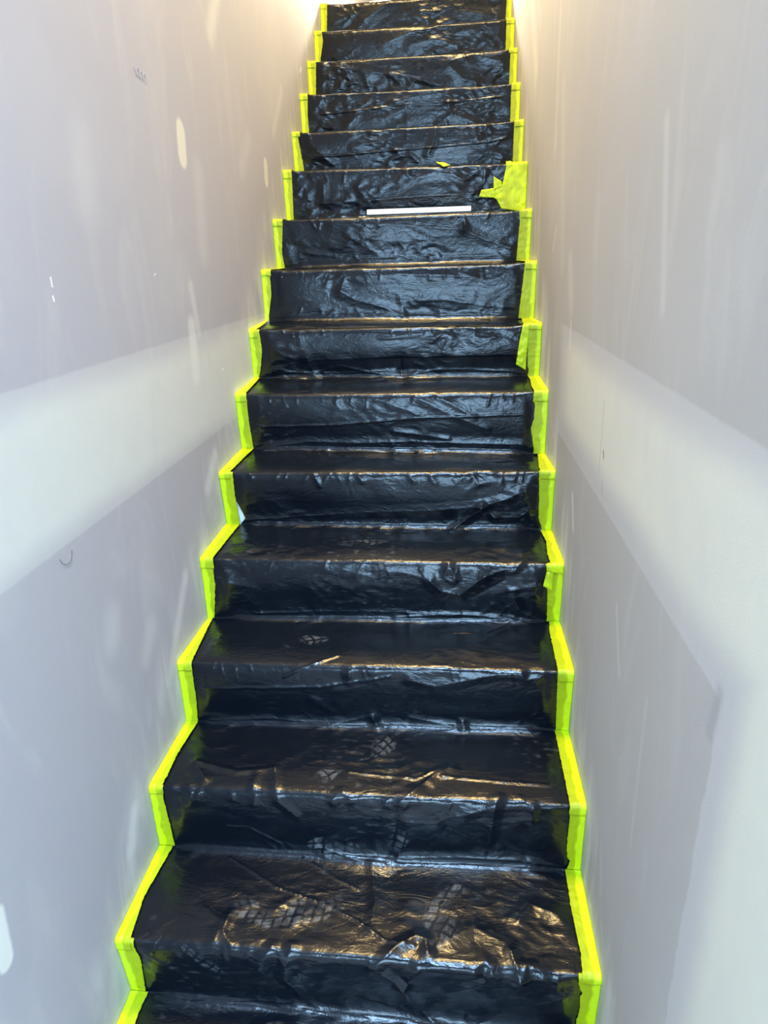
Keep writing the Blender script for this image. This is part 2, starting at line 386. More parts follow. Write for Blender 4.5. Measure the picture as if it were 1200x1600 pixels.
def wall_mat(side):
    """taped and filled wallboard: grey paper, pale filler band over the joints, smears, specks"""
    m = NT('wallboard_'+side)
    tc = m.n('ShaderNodeTexCoord'); sp = m.n('ShaderNodeSeparateXYZ'); m.t.links.new(tc.outputs['Object'], sp.inputs[0])
    Y, Z = sp.outputs[1], sp.outputs[2]
    low = m.math('SUBTRACT', m.noise(2.2, 3), 0.5)
    fine = m.math('SUBTRACT', m.noise(14, 4, 0.6), 0.5)
    streak = m.noise(6, 4, 0.6, sc=(1, 1.7, 0.5), dist=0.7)
    left = side == 'left'
    paper = (0.455, 0.435, 0.46) if left else (0.455, 0.44, 0.42)
    mud = (0.69, 0.69, 0.63) if left else (0.73, 0.72, 0.61)
    thin = (0.59, 0.58, 0.57)
    Yw = m.math('ADD', Y, m.math('MULTIPLY', fine, 0.03)); Zw = m.math('ADD', Z, m.math('MULTIPLY', fine, 0.006))
    Zs = m.math('ADD', Z, m.math('MULTIPLY', low, 0.05))
    # filler band on the horizontal joint: a crisp outer edge and a soft thick core
    outer = m.math('MULTIPLY', m.step(Zw, 0.850, 0.857), m.step(Zw, 1.150, 1.143))
    core = m.math('MULTIPLY', m.step(Zs, 0.84 if left else 0.87, 0.91 if left else 0.95), m.step(Zs, 1.145, 1.07))
    if left:
        pass
    else:
        # the joint fades out towards the stair corner; a vertical joint crosses at y = -0.31
        gate = m.step(Y, 1.05, 0.93)
        outer = m.math('MULTIPLY', outer, gate); core = m.math('MULTIPLY', core, m.step(Y, 1.0, 0.75))
        vo = m.step(Yw, -0.296, -0.303); vc = m.step(Yw, -0.32, -0.40)
        lowz = m.step(Z, 1.12, 1.02)
        outer = m.math('MAXIMUM', outer, m.math('MULTIPLY', vo, lowz)); core = m.math('MAXIMUM', core, m.math('MULTIPLY', vc, m.step(Zs, 1.12, 1.0)))
    col = m.mix(m.math('MULTIPLY', outer, 0.62), paper, thin)
    col = m.mix(m.math('MULTIPLY', core, m.math('ADD', 0.88, m.math('MULTIPLY', fine, 0.35))), col, mud)
    # paper mottling, trowel streaks
    col = m.mix(m.math('MULTIPLY', m.step(low, -0.05, 0.25), 0.22), col, thin)
    stair = m.math('SUBTRACT', Z, m.math('MULTIPLY', Y, 0.789))        # height above the nosing line
    near = m.step(m.math('ADD', stair, m.math('MULTIPLY', low, 0.12)), 0.17, 0.05) if left else m.step(m.math('ADD', stair, m.math('MULTIPLY', low, 0.08)), 0.20, 0.06)
    smear = m.math('MULTIPLY', near, m.step(streak, 0.42, 0.66))
    col = m.mix(m.math('MULTIPLY', smear, 0.55 if left else 0.75), col, (0.66, 0.65, 0.63))
    col = m.mix(m.math('MULTIPLY', m.step(m.noise(4, 4, 0.6, sc=(1, 1.9, 0.6), dist=1.0), 0.50, 0.75), 0.28), col, (0.63, 0.61, 0.58))
    def blob(y0, z0, y1, z1, w, soft_, amt, c, ang=fine, wob=0.35):
        nonlocal col
        dy, dz = y1-y0, z1-z0; L2 = dy*dy+dz*dz+1e-9
        py = m.math('SUBTRACT', Y, y0); pz = m.math('SUBTRACT', Z, z0)
        t = m.math('DIVIDE', m.math('ADD', m.math('MULTIPLY', py, dy), m.math('MULTIPLY', pz, dz)), L2, clamp=True)
        ey = m.math('SUBTRACT', py, m.math('MULTIPLY', t, dy)); ez = m.math('SUBTRACT', pz, m.math('MULTIPLY', t, dz))
        d = m.math('SQRT', m.math('ADD', m.math('MULTIPLY', ey, ey), m.math('MULTIPLY', ez, ez)))
        d = m.math('ADD', d, m.math('MULTIPLY', ang, w*wob))
        f = m.math('MULTIPLY', m.step(d, w*(1+soft_), w*(1-soft_)), amt)
        col = m.mix(f, col, c)
    for b_ in (LEFT_MARKS if left else RIGHT_MARKS): blob(*b_)
    # fine white specks
    vor = m.n('ShaderNodeTexVoronoi'); m.put(vor.inputs['Vector'], m.coord()); vor.inputs['Scale'].default_value = 11
    sprs = m.n('ShaderNodeSeparateXYZ'); m.t.links.new(vor.outputs['Color'], sprs.inputs[0])
    spk = m.math('MULTIPLY', m.step(vor.outputs['Distance'], 0.016, 0.010), m.math('GREATER_THAN', sprs.outputs[0], 0.80))
    col = m.mix(m.math('MULTIPLY', spk, 0.8), col, (0.85, 0.85, 0.82))
    m.set(Base_Color=col, Roughness=0.75, Specular_IOR_Level=0.35)
    m.bump(m.math('ADD', m.math('MULTIPLY', m.noise(260, 3, 0.6), 0.6), m.math('MULTIPLY', m.math('ADD', streak, core), 0.8)), 0.28, 0.0012)
    return m.m

pale, patch, chip, grime = (0.66, 0.65, 0.62), (0.78, 0.75, 0.62), (0.92, 0.92, 0.9), (0.16, 0.14, 0.15)
LEFT_MARKS = [
    (0.955, 1.590, 0.962, 1.650, 0.028, 0.25, 0.8, patch), (1.825, 1.618, 1.832, 1.662, 0.028, 0.25, 0.75, patch),
    (1.03, 1.36, 1.06, 1.56, 0.035, 0.9, 0.30, pale), (1.50, 1.62, 1.62, 1.72, 0.03, 0.9, 0.25, pale),
    (0.92, 1.15, 0.90, 1.27, 0.016, 0.8, 0.55, pale), (0.86, 1.04, 0.87, 1.17, 0.026, 0.6, 0.5, (0.80, 0.79, 0.74)),
    (0.975, 1.05, 0.97, 1.145, 0.01, 0.6, 0.35, grime[:0] + (0.6, 0.59, 0.56)), (1.10, 1.10, 1.16, 1.13, 0.02, 0.9, 0.3, pale),
    (0.2275, 1.298, 0.2275, 1.312, 0.0022, 0.3, 1, chip), (0.2245, 1.274, 0.2235, 1.281, 0.0024, 0.3, 1, chip),
    (-0.27, 0.30, -0.262, 0.385, 0.017, 0.25, 0.9, (0.82, 0.82, 0.74)),
    (0.115, 0.115, 0.16, 0.19, 0.016, 0.9, 0.75, (0.74, 0.74, 0.73)), (0.09, 0.06, 0.13, 0.13, 0.02, 0.9, 0.45, pale),
    (0.33, 0.48, 0.37, 0.53, 0.025, 0.9, 0.4, pale), (0.50, 0.44, 0.60, 0.55, 0.018, 0.9, 0.6, (0.72, 0.71, 0.70)), (0.84, 0.72, 0.93, 0.79, 0.022, 0.8, 0.6, (0.72, 0.71, 0.69)),
    (0.20, 0.60, 0.22, 0.64, 0.03, 0.95, 0.4, pale), (0.42, 0.35, 0.48, 0.42, 0.016, 0.9, 0.5, pale),
    (2.0, 1.80, 2.2, 1.98, 0.018, 0.9, 0.4, pale), (2.62, 2.14, 2.66, 2.16, 0.008, 0.5, 0.5, chip),
    (1.30, 1.95, 1.42, 2.10, 0.03, 0.9, 0.35, (0.8, 0.79, 0.7)), (0.40, 1.45, 0.42, 1.55, 0.04, 0.95, 0.25, pale), (0.0, 1.35, 0.02, 1.5, 0.05, 0.95, 0.3, pale),
    (0.67, 1.305, 0.68, 1.308, 0.002, 0.5, 0.6, chip), (1.08, 1.02, 1.09, 1.022, 0.003, 0.4, 0.8, chip),
]
RIGHT_MARKS = [
    (0.62, 0.69, 0.66, 0.76, 0.012, 0.8, 0.65, (0.72, 0.71, 0.69)), (1.62, 1.25, 1.66, 1.55, 0.03, 0.9, 0.3, pale), (1.05, 1.30, 1.22, 1.75, 0.030, 0.95, 0.25, pale),
    (1.32, 1.62, 1.36, 1.98, 0.020, 0.9, 0.25, (0.74, 0.72, 0.66)), (0.86, 1.20, 0.92, 1.30, 0.03, 0.9, 0.4, pale), (0.08, 1.25, 0.16, 1.50, 0.012, 0.9, 0.35, pale),
    (0.16, 0.72, 0.10, 0.62, 0.007, 0.8, 0.4, pale), (-0.06, 0.68, -0.07, 0.40, 0.006, 0.8, 0.22, pale),
    (0.37, 0.955, 0.365, 0.945, 0.004, 0.6, 0.8, grime), (0.36, 0.90, 0.35, 0.87, 0.0018, 0.6, 0.6, grime), (0.395, 0.90, 0.40, 1.05, 0.002, 0.8, 0.35, grime),
    (-0.288, 0.80, -0.296, 0.86, 0.010, 0.9, 0.6, (0.36, 0.35, 0.35)), (0.84, 1.10, 0.85, 1.16, 0.006, 0.7, 0.5, chip),
    (1.25, 1.33, 1.20, 1.40, 0.003, 0.5, 0.6, chip), (1.95, 1.95, 2.3, 2.35, 0.05, 0.95, 0.4, (0.72, 0.7, 0.62)),
]

def plastic_mat():
    m = NT('black_plastic_film')
    dust = m.attr('dust')
    big = m.noise(7, 4, 0.6)
    dcol = m.mix(dust, (0.0022, 0.0038, 0.0070), (0.24, 0.25, 0.26))
    m.set(Base_Color=dcol, IOR=1.52, Specular_IOR_Level=0.36)
    rg = m.math('ADD', m.math('MULTIPLY', big, 0.14), m.math('MULTIPLY', dust, 0.35)); rg = m.math('ADD', rg, 0.16)
    m.set(Roughness=rg)
    w1 = m.noise(60, 4, 0.65, sc=(0.28, 1, 1), dist=0.6); w2 = m.noise(170, 3, 0.6, sc=(0.5, 1, 1)); w3 = m.noise(22, 4, 0.6, sc=(0.5, 1, 1), dist=0.9)
    w1 = m.math('ABSOLUTE', m.math('SUBTRACT', w1, 0.5)); w3 = m.math('ABSOLUTE', m.math('SUBTRACT', w3, 0.5))
    h = m.math('ADD', m.math('MULTIPLY', w1, 0.9), m.math('ADD', m.math('MULTIPLY', w2, 0.12), m.math('MULTIPLY', w3, 2.4)))
    m.bump(h, 0.40, 0.0028)
    return m.m

def tape_mat():
    m = NT('yellow_green_masking_tape')
    u = m.attr('under'); n_ = m.noise(30, 4, 0.6); n2 = m.noise(9, 3)
    c = m.mix(n2, (0.52, 0.70, 0.004), (0.56, 0.66, 0.004))
    c = m.mix(m.math('MULTIPLY', u, m.math('ADD', 0.55, m.math('MULTIPLY', n_, 0.6))), c, (0.29, 0.34, 0.002))
    m.set(Base_Color=c, Roughness=0.42, Specular_IOR_Level=0.35)
    m.bump(m.math('ADD', m.noise(85, 4, 0.6, sc=(1.5, .6, .6), dist=0.8), m.math('MULTIPLY', m.noise(420, 2), 0.25)), 0.45, 0.0012)
    return m.m

M_wl, M_wr = wall_mat('left'), wall_mat('right')
M_pl, M_tp = plastic_mat(), tape_mat()
M_white = simple('white_primer', (0.82, 0.82, 0.80), 0.45)
M_board = simple('white_lacquer', (0.88, 0.88, 0.87), 0.35)
M_warm = simple('warm_white_paint', (0.42, 0.39, 0.35), 0.6)
M_ceil = simple('ceiling_paint', (0.50, 0.47, 0.43), 0.7)
M_floor = simple('grey_screed', (0.42, 0.41, 0.40), 0.55)
M_hair = simple('dark_hair', (0.05, 0.04, 0.04), 0.5)
M_pen = simple('pen_ink', (0.34, 0.29, 0.28), 0.6)

# ------------------------------------------------------------------ setting
def struct(o): o['kind'] = 'structure'; return o
ZF = float(PL0[2, 1])                                        # hall floor level: base of the lowest step built
struct(box('wall_left', (-0.12, 0.0, -3.0, 6.0, ZF-0.1, 5.0), M_wl))
struct(box('wall_right', (W, W+0.12, -1.35, 6.0, ZF-0.1, 5.0), M_wr))
struct(box('wall_end', (-0.12, W+0.12, 6.0, 6.1, 0.0, 5.0), M_warm))
struct(box('ceiling', (-0.12, W+0.12, 0.4, 6.1, 5.0, 5.1), M_ceil))
struct(box('wall_back', (-0.6, 3.0, -3.5, -3.4, ZF-0.1, 4.2), M_warm))
fl = struct(box('floor', (-0.6, 3.0, -3.4, PL0[2, 0]+0.01, ZF-0.1, ZF), M_floor))

# staircase under the sheeting
stairs = empty('staircase', (0.5, 0.0, ZF))
tag(stairs, 'white straight staircase climbing between two plastered walls, almost fully hidden under black sheeting', 'staircase')
bm_top = float(NL[-1][1])
def prism(name, L, R):
    v = [(0.0008, y, z) for y, z in L] + [(W-0.0008, y, z) for y, z in R]; n = len(L)
    f = [tuple(range(n-1, -1, -1)), tuple(range(n, 2*n))] + [(i, (i+1) % n, n+(i+1) % n, n+i) for i in range(n)]
    v = [(a-0.5, b, c-ZF) for a, b, c in v]
    o = mesh_obj(name, v, f, M_white, stairs)
    bm = bmesh.new(); bm.from_mesh(o.data); bmesh.ops.recalc_face_normals(bm, faces=bm.faces); bm.to_mesh(o.data); bm.free()
    return o
def step_parts(k):
    """riser board and tread board of one step, kept just below the sheet"""
    e = 0.009; rs, tr = [], []
    for P in (PL0, PR0):
        i = 2*(k+2); b, n, b2 = P[i], P[i+1], P[i+2]
        rs.append([(b[0]+e, b[1]-e), (n[0]+e, n[1]-e-0.030), (n[0]+e+0.02, n[1]-e-0.030), (b[0]+e+0.02, b[1]-e)])
        tr.append([(n[0]+e, n[1]-e-0.030), (n[0]+e, n[1]-e-0.012), (n[0]+e+0.012, n[1]-e), (b2[0]+0.028, b2[1]-e), (b2[0]+0.028, b2[1]-e-0.030)])
    prism('riser', *rs); prism('tread', *tr)
for k in range(-1, K): step_parts(k)
struct(box('floor_landing', (0.0, W, float(PL0[-1, 0]), 6.0, bm_top-0.25, bm_top-0.012), M_warm))

# ------------------------------------------------------------------ black plastic sheeting
def edge_x(s):
    xl = np.full_like(s, 0.016); xr = np.full_like(s, 0.984)
    b4 = 4*PER; v = (s-b4)/LRi
    gap = np.interp(v, [-0.12, -0.02, 0.02, 0.124, 0.35, 0.487, 0.54], [0.016, 0.047, 0.048, 0.0635, 0.050, 0.040, 0.016])
    xl = np.where((v > -0.12) & (v < 0.54), gap, xl)
    return xl, xr

def print_marks(X, S):
    """dusty boot-sole prints: rows of lugs inside a sole outline; returns dust, emboss"""
    dust = np.zeros_like(X); emb = np.zeros_like(X)
    for px, ps, ang, ln, wd, amt, sd in PRINTS:
        cs = s_of(ps); m = (np.abs(S-cs) < ln) & (np.abs(X-px) < ln)
        if not m.any(): continue
        u, v = rot(X[m]-px, S[m]-cs, ang)                    # u along the sole, v across
        wob = noise(u*35, v*35, sd)*0.004; u = u+wob; v = v+noise(u*35+9, v*35, sd+1)*0.004
        tt = u/(ln/2); half = wd/2*np.sqrt(np.clip(1-np.abs(tt)**3, 0, 1))*(0.86+0.14*np.cos(tt*4))
        ins = sstep(0.0, 0.006, half-np.abs(v))
        a, b = (u+0.35*np.abs(v))/0.021, v/0.024
        fa, fb = a-np.floor(a), b-np.floor(b)
        lug = sstep(0.10, 0.2, np.minimum(fa, 1-fa))*sstep(0.08, 0.16, np.minimum(fb, 1-fb))
        hsh = _hash(np.floor(a), np.floor(b), sd)/4294967296.0
        ser = 0.75+0.25*np.sign(np.sin(u*2*np.pi/0.0035))
        fade = np.clip(noise(u*14, v*14, sd+3)*1.6+0.55, 0, 1)
        val = ins*lug*(0.25+0.75*hsh)*fade*ser
        dust[m] = np.maximum(dust[m], val*amt); emb[m] += ins*lug*(0.4+0.6*hsh)*0.0010*amt
    return dust, emb
PRINTS = [(0.318, 5.46, 0.35, 0.125, 0.075, 0.55, 3), (0.520, 3.72, 1.0, 0.14, 0.095, 0.42, 5), (0.400, 3.20, 0.6, 0.08, 0.06, 0.45, 7), (0.430, 2.16, 1.5, 0.085, 0.13, 0.62, 9),
          (0.575, 2.36, 1.4, 0.10, 0.07, 0.45, 11), (0.350, 1.43, 0.15, 0.26, 0.115, 0.42, 13), (0.70, 1.45, 1.2, 0.17, 0.11, 0.36, 17), (0.55, 6.9, 0.2, 0.20, 0.09, 0.25, 19),
          (0.45, 7.45, 0.1, 0.16, 0.05, 0.3, 21), (0.19, 0.78, -0.7, 0.13, 0.03, 0.5, 23), (0.57, 4.05, 1.2, 0.10, 0.06, 0.45, 25)]

rng = random.Random(7)
PUCK = []                                                    # short gathers below each nosing and above each inner fold
for k in range(-1, K):
    n = 16 if k < 8 else 9
    for i in range(n):
        PUCK.append((rng.uniform(0.06, 0.94), k*PER+LRi-rng.uniform(-0.004, 0.012), rng.uniform(-0.6, 0.6), rng.uniform(0.012, 0.04), rng.uniform(0.6, 2.4), rng.uniform(2, 5)))
    for i in range(8):
        PUCK.append((rng.uniform(0.06, 0.94), k*PER+rng.uniform(0.012, 0.03), rng.uniform(-1.2, 1.2), rng.uniform(0.010, 0.025), rng.uniform(0.6, 1.8), rng.uniform(2, 5)))

def seg_fold(h, X, S, x0, s0, x1, s1, amp, wid):
    R_ = wid*3.6
    rows = (S[:, 0] > min(s0, s1)-R_) & (S[:, 0] < max(s0, s1)+R_) if S.ndim == 2 else None
    idx = np.nonzero(rows)[0]
    if len(idx) == 0: return None
    sl = slice(idx[0], idx[-1]+1)
    xs, s_ = X[sl], S[sl]
    dx, ds = x1-x0, s1-s0; L2 = dx*dx+ds*ds+1e-12
    t = np.clip(((xs-x0)*dx+(s_-s0)*ds)/L2, 0, 1)
    d = np.hypot(xs-x0-t*dx, s_-s0-t*ds)
    return sl, d

def height(X, S):
    """height of the film above its taut shape (metres), plus dust"""
    ph = S % PER
    onr = sstep(LRi, LRi-0.02, ph)
    row = np.floor(S/PER)
    slack = 0.75+0.5*(_hash(row, row*0+3, 5)/4294967296.0)
    h = noise(X*4, S*7, 1)*0.0035*slack
    mod = np.clip(0.42+noise(X*4.2, S*6, 2)*1.6, 0.06, 1.3)*np.where((np.floor(S/PER) > 4.5) & (np.floor(S/PER) < 8.5), 0.65, 1.0)
    a, b = rot(X, S, 0.35); h += -np.abs(noise(a*9, b*17, 3))*0.0062*mod
    a, b = rot(X, S, -0.30); h += -np.abs(noise(a*14, b*30, 4))*0.0030*mod
    a, b = rot(X, S, 1.1); h += np.abs(noise(a*24, b*16, 6))*0.0008*mod*mod
    a, b = rot(X, S, -0.1); h += -np.abs(noise(a*26, b*62, 7))*0.0008*mod
    # tread slightly baggy, fold line held just above each inner corner
    crease = np.exp(-((ph-0.020)/0.006)**2)*(0.8+1.4*np.clip(noise(X*6, row*3.3, 8)+0.4, 0, 1))*0.0006
    h += crease
    lowr = sstep(6.2*PER, 4.5*PER, S)*onr                    # the lower risers hang flatter
    h = h*(1-0.5*lowr)*(1-0.42*sstep(5*PER, 3*PER, S)*(1-onr))
    for x0, s0, sl_, ln, a_, w_ in PUCK:
        a_, w_ = a_*0.001, w_*0.001
        r_ = seg_fold(h, X, S, x0, s0, x0+sl_*ln, s0-ln if s0 % PER > 0.1 else s0+ln, a_, w_)
        if r_: h[r_[0]] += a_*np.exp(-r_[1]/w_)
    for A, Wd, P in STROKES:
        hi = P[0][1] >= 12.0                                # smaller and softer folds on the upper flight
        A, Wd = A*0.001*(1.15 if Wd < 3.6 else (0.95 if hi else 1.6)), Wd*0.001*(1.3 if hi and Wd > 3.6 else 1.0)
        for q in range(len(P)-1):
            r_ = seg_fold(h, X, S, P[q][0], s_of(P[q][1]), P[q+1][0], s_of(P[q+1][1]), A, Wd)
            if r_:
                sl, d = r_; cur = A*1.3*np.exp(-np.sqrt(d*d+2e-7)/(0.55*Wd)) if Wd < 0.0036 else A*(0.42*np.clip(1-(np.sqrt(d*d+4e-7)-6e-4)/(3.4*Wd), 0, 1)+0.16*np.exp(-d/(0.35*Wd)))
                STK[sl] = np.where(np.abs(cur) > np.abs(STK[sl]), cur, STK[sl])
        h += STK; STK[:] = 0
    h0 = h
    edge = sstep(0.015, 0.075, np.minimum(X-0.016, 0.984-X)+0.012)
    h = h*(0.12+0.88*edge)
    # the film is slack: it bellies slightly off the tread and riser on both sides of a nosing
    amp_t = np.where(row > 6.5, 0.0025, np.where(row < 0.5, 0.0020, np.where(row < 1.5, 0.0050, 0.0095)))*(0.8+0.5*noise(X*3.0, row*5.1, 77))
    t = np.clip((ph-LRi)/0.085, 0, 1); back = sstep(PER-0.01, LRi+0.09, ph)
    h = h+np.where(ph > LRi, amp_t*(1-(1-t)**2)*back, 0)*edge
    t = np.clip((LRi-ph)/0.075, 0, 1)
    h = h+np.where(ph <= LRi, np.where(row > 6.5, 0.004, 0.0095)*(0.85+0.5*noise(X*2.6, row*3.7, 78))*(1-(1-t)**2)*sstep(0.0, 0.11, ph), 0)*edge
    # nosings stay pulled tight
    tight = np.exp(-((ph-LRi-0.002)/0.012)**2)
    h = h*(1-0.45*tight)
    lo = 0.0035                                              # the film cannot sink into the stair below it
    h = np.where(h < -lo*0.5, -lo*0.5-lo*0.5*np.tanh((-h-lo*0.5)/(lo*0.5)), h)
    ed = sstep(0.07, 0.045, np.minimum(X, 1-X))
    return h*(1-ed)+np.clip(h, -0.0015, 0.0015)*ed

def sheet_section(name, s0f, s1f, rows, cols, parent, lift=0.0):
    u = np.linspace(0, 1, cols)[None, :]; v = np.linspace(0, 1, rows)[:, None]
    X0 = 0.016+(0.984-0.016)*u+0*v
    Sa, Sb = s0f(X0), s1f(X0); Sx = Sa+(Sb-Sa)*v
    xl, xr = edge_x(Sx[:, :1] if np.ptp(Sx[:, 0]) > 0 else Sx)
    X = xl+(xr-xl)*u+0*Sx
    global STK
    STK = np.zeros_like(X)
    Srow = Sx
    H = height(X, Srow)
    if callable(lift): lift = 0.0010+(lift(v)-0.0010)*sstep(0.045, 0.10, np.minimum(X, 1-X))
    d, emb = print_marks(X, Sx)
    scuff = np.clip(noise(X*40, Sx*90, 31)-0.35, 0, 1)*np.clip(noise(X*3, Sx*3, 32)*2, 0, 1)*0.5
    P = surf(X, Sx, H+emb+lift)
    o = grid_obj(name, P, M_pl, parent)
    float_attr(o, 'dust', np.clip(d*0.85+scuff*0.5, 0, 1))
    return o

lower = empty('plastic_sheet'); upper = empty('plastic_sheet')
tag(lower, 'black plastic dust sheet over the bottom six steps, bluish, marked with dusty boot prints', 'plastic sheet', 'black plastic sheets laid down the stairs')
tag(upper, 'black plastic dust sheet over the upper steps, dull grey and crumpled, under a white board', 'plastic sheet', 'black plastic sheets laid down the stairs')
const = lambda c: (lambda X: X*0+c)
SEAM = 6*PER
def seam_s(X):
    v = np.interp(X, [0.0, 0.04, 0.09, 0.16, 0.25, 0.36, 0.6, 0.85, 1.0], [0.02, 0.06, 0.20, 0.33, 0.39, 0.41, 0.415, 0.43, 0.45])
    return SEAM+v*LRi
FOLD = LRi+0.012                                             # riser parts run over the nosing, tread parts start behind it
for k in range(-1, 6):
    sheet_section('riser_cover', const(k*PER), const(k*PER+FOLD), 60, 270, lower)
    sheet_section('tread_cover', const(k*PER+FOLD), const((k+1)*PER), 68, 270, lower)
sheet_section('riser_cover', const(SEAM), seam_s, 24, 270, lower, lift=lambda v: 0.0015+0.0075*v**2)
sheet_section('riser_cover', lambda X: seam_s(X)-0.012, const(SEAM+FOLD), 40, 270, upper, lift=-0.0014)
sheet_section('tread_cover', const(SEAM+FOLD), const(7*PER), 60, 250, upper)
for k in range(7, K):
    n_ = 220 if k < 10 else 200
    sheet_section('riser_cover', const(k*PER), const(k*PER+FOLD), 60, n_, upper)
    sheet_section('tread_cover', const(k*PER+FOLD), const((k+1)*PER - (0.02 if k == K-1 else 0)), 30, n_, upper)

# ------------------------------------------------------------------ masking tape
ORD = ['first', 'second', 'third', 'fourth', 'fifth', 'sixth', 'seventh', 'eighth', 'ninth', 'tenth', 'eleventh', 'twelfth', 'thirteenth', 'fourteenth', 'topmost']
def tape_mesh(name, side, s_pts, x_pts, off, seed, ragged=0.0010, rows=None):
    """strip from the wall to its traced inner edge along the stair profile"""
    s0, s1 = s_pts[0], s_pts[-1]
    rows = rows or max(8, int((s1-s0)/0.004)); cols = 12
    s = np.linspace(s0, s1, rows)[:, None]; u = np.linspace(0, 1, cols)[None, :]
    xin = np.interp(s, s_pts, x_pts) + noise(s*90, s*0+seed, seed)*ragged*1.6
    wallx = 0.0006 if side == 'left' else W-0.0006
    X = wallx+(xin-wallx)*u
    Sx = s+noise(u*3+seed, s*0+seed*1.3, seed)*0.0012*(1 if rows > 12 else 0.4)+0*u
    a, b = rot(X, Sx, 0.5); cr = np.abs(noise(a*70+seed*3.1, b*45, seed))*0.0016+np.abs(noise(X*150, Sx*18+seed, seed+2))*0.0012
    lift = np.clip(u-0.75, 0, 1)*0.002*np.clip(noise(s*30, s*0+seed+4.4, seed), 0, 1)
    P1 = surf(X, Sx, off+cr+lift, True); P0 = surf(X, Sx, off+cr+lift-0.0005, True)
    flip = side == 'right'
    R, C_ = P1.shape[:2]; n = R*C_
    verts = np.concatenate([P1.reshape(-1, 3), P0.reshape(-1, 3)])
    idx = np.arange(n).reshape(R, C_); F = []
    for i in range(R-1):
        for j in range(C_-1):
            q = (int(idx[i, j]), int(idx[i, j+1]), int(idx[i+1, j+1]), int(idx[i+1, j]))
            q2 = tuple(t+n for t in reversed(q))
            F += [q, q2] if not flip else [tuple(reversed(q)), tuple(reversed(q2))]
    rim = [int(idx[0, j]) for j in range(C_)]+[int(idx[i, -1]) for i in range(1, R)]+[int(idx[-1, j]) for j in range(C_-2, -1, -1)]+[int(idx[i, 0]) for i in range(R-2, 0, -1)]
    for i in range(len(rim)):
        a_, b_ = rim[i], rim[(i+1) % len(rim)]
        F.append((b_, a_, a_+n, b_+n) if not flip else (a_, b_, b_+n, a_+n))
    o = mesh_obj(name, verts, F, M_tp, None, True)
    dist = np.abs(X-wallx)
    und = sstep(0.014, 0.018, dist+noise(Sx*25, X*10, seed+8)*0.006)
    float_attr(o, 'under', np.concatenate([und.reshape(-1), und.reshape(-1)]))
    return o

DEF = {'left': 0.037, 'right': 0.959}
def strip(side, k, riser):
    T = {('left', 1): LR, ('left', 0): LT, ('right', 1): RR, ('right', 0): RT}[(side, int(riser))]
    pts = T.get(k)
    b = k*PER
    if riser:
        if not pts: pts = [(0, DEF[side]), (1, DEF[side])]
        sp = [b+max(v, 0)*LRi for v, x in pts]; xp = [x for v, x in pts]
        sp = [b+0.002]+[q for q in sp if b+0.004 < q < b+LRi-0.002]; xp = [xp[0]]+[x for q, x in zip([b+max(v, 0)*LRi for v, _ in pts], xp) if b+0.004 < q < b+LRi-0.002]
        sp.append(b+LRi+0.004); xp.append(xp[-1])
        o = tape_mesh('tape_strip', side, sp, xp, 0.0034, 11*k+(3 if side == 'left' else 5))
        lab = f'yellow-green tape strip down the {side} edge of the {ORD[k]} riser' + ('' if k == K-1 else ' from the bottom')
    else:
        if not pts: pts = [(0, DEF[side]), (1, DEF[side])]
        sp = [b+LRi+max(v, 0)*LTr for v, x in pts]; xp = [x for v, x in pts]
        cap = 0.017 + 0.010*((k*7+(2 if side == 'left' else 0)) % 3)/2
        xin0 = xp[0] if k >= 0 else DEF[side]
        top = b+PER-0.002
        sp2, xp2 = [b+LRi-cap, b+LRi], [xin0, xin0]
        for q, x in zip(sp, xp):
            if b+LRi+0.004 < q < top-0.002: sp2.append(q); xp2.append(x)
        sp2.append(top+0.0); xp2.append(xp[-1])
        if k == K-1: sp2 = sp2[:2]+[b+LRi+0.10]; xp2 = xp2[:2]+[xin0]
        o = tape_mesh('tape_strip', side, sp2, xp2, 0.0048, 13*k+(7 if side == 'left' else 9))
        if k < 0: lab = f'yellow-green tape on the {side} edge of the lowest tread below the first riser'
        elif k == K-1: lab = f'short yellow-green tape tab folded over the {side} end of the topmost step edge'
        elif k > 7: lab = f'yellow-green tape tab folded over the {side} end of the {ORD[k]} step edge from the bottom'
        else: lab = f'yellow-green tape strip along the {side} edge of the {ORD[k]} tread from the bottom'
    tag(o, lab, 'tape', f'masking tape strips along the {side} wall')
for side in ('left', 'right'):
    for k in range(-1, K):
        if k >= 0: strip(side, k, True)
        strip(side, k, False)

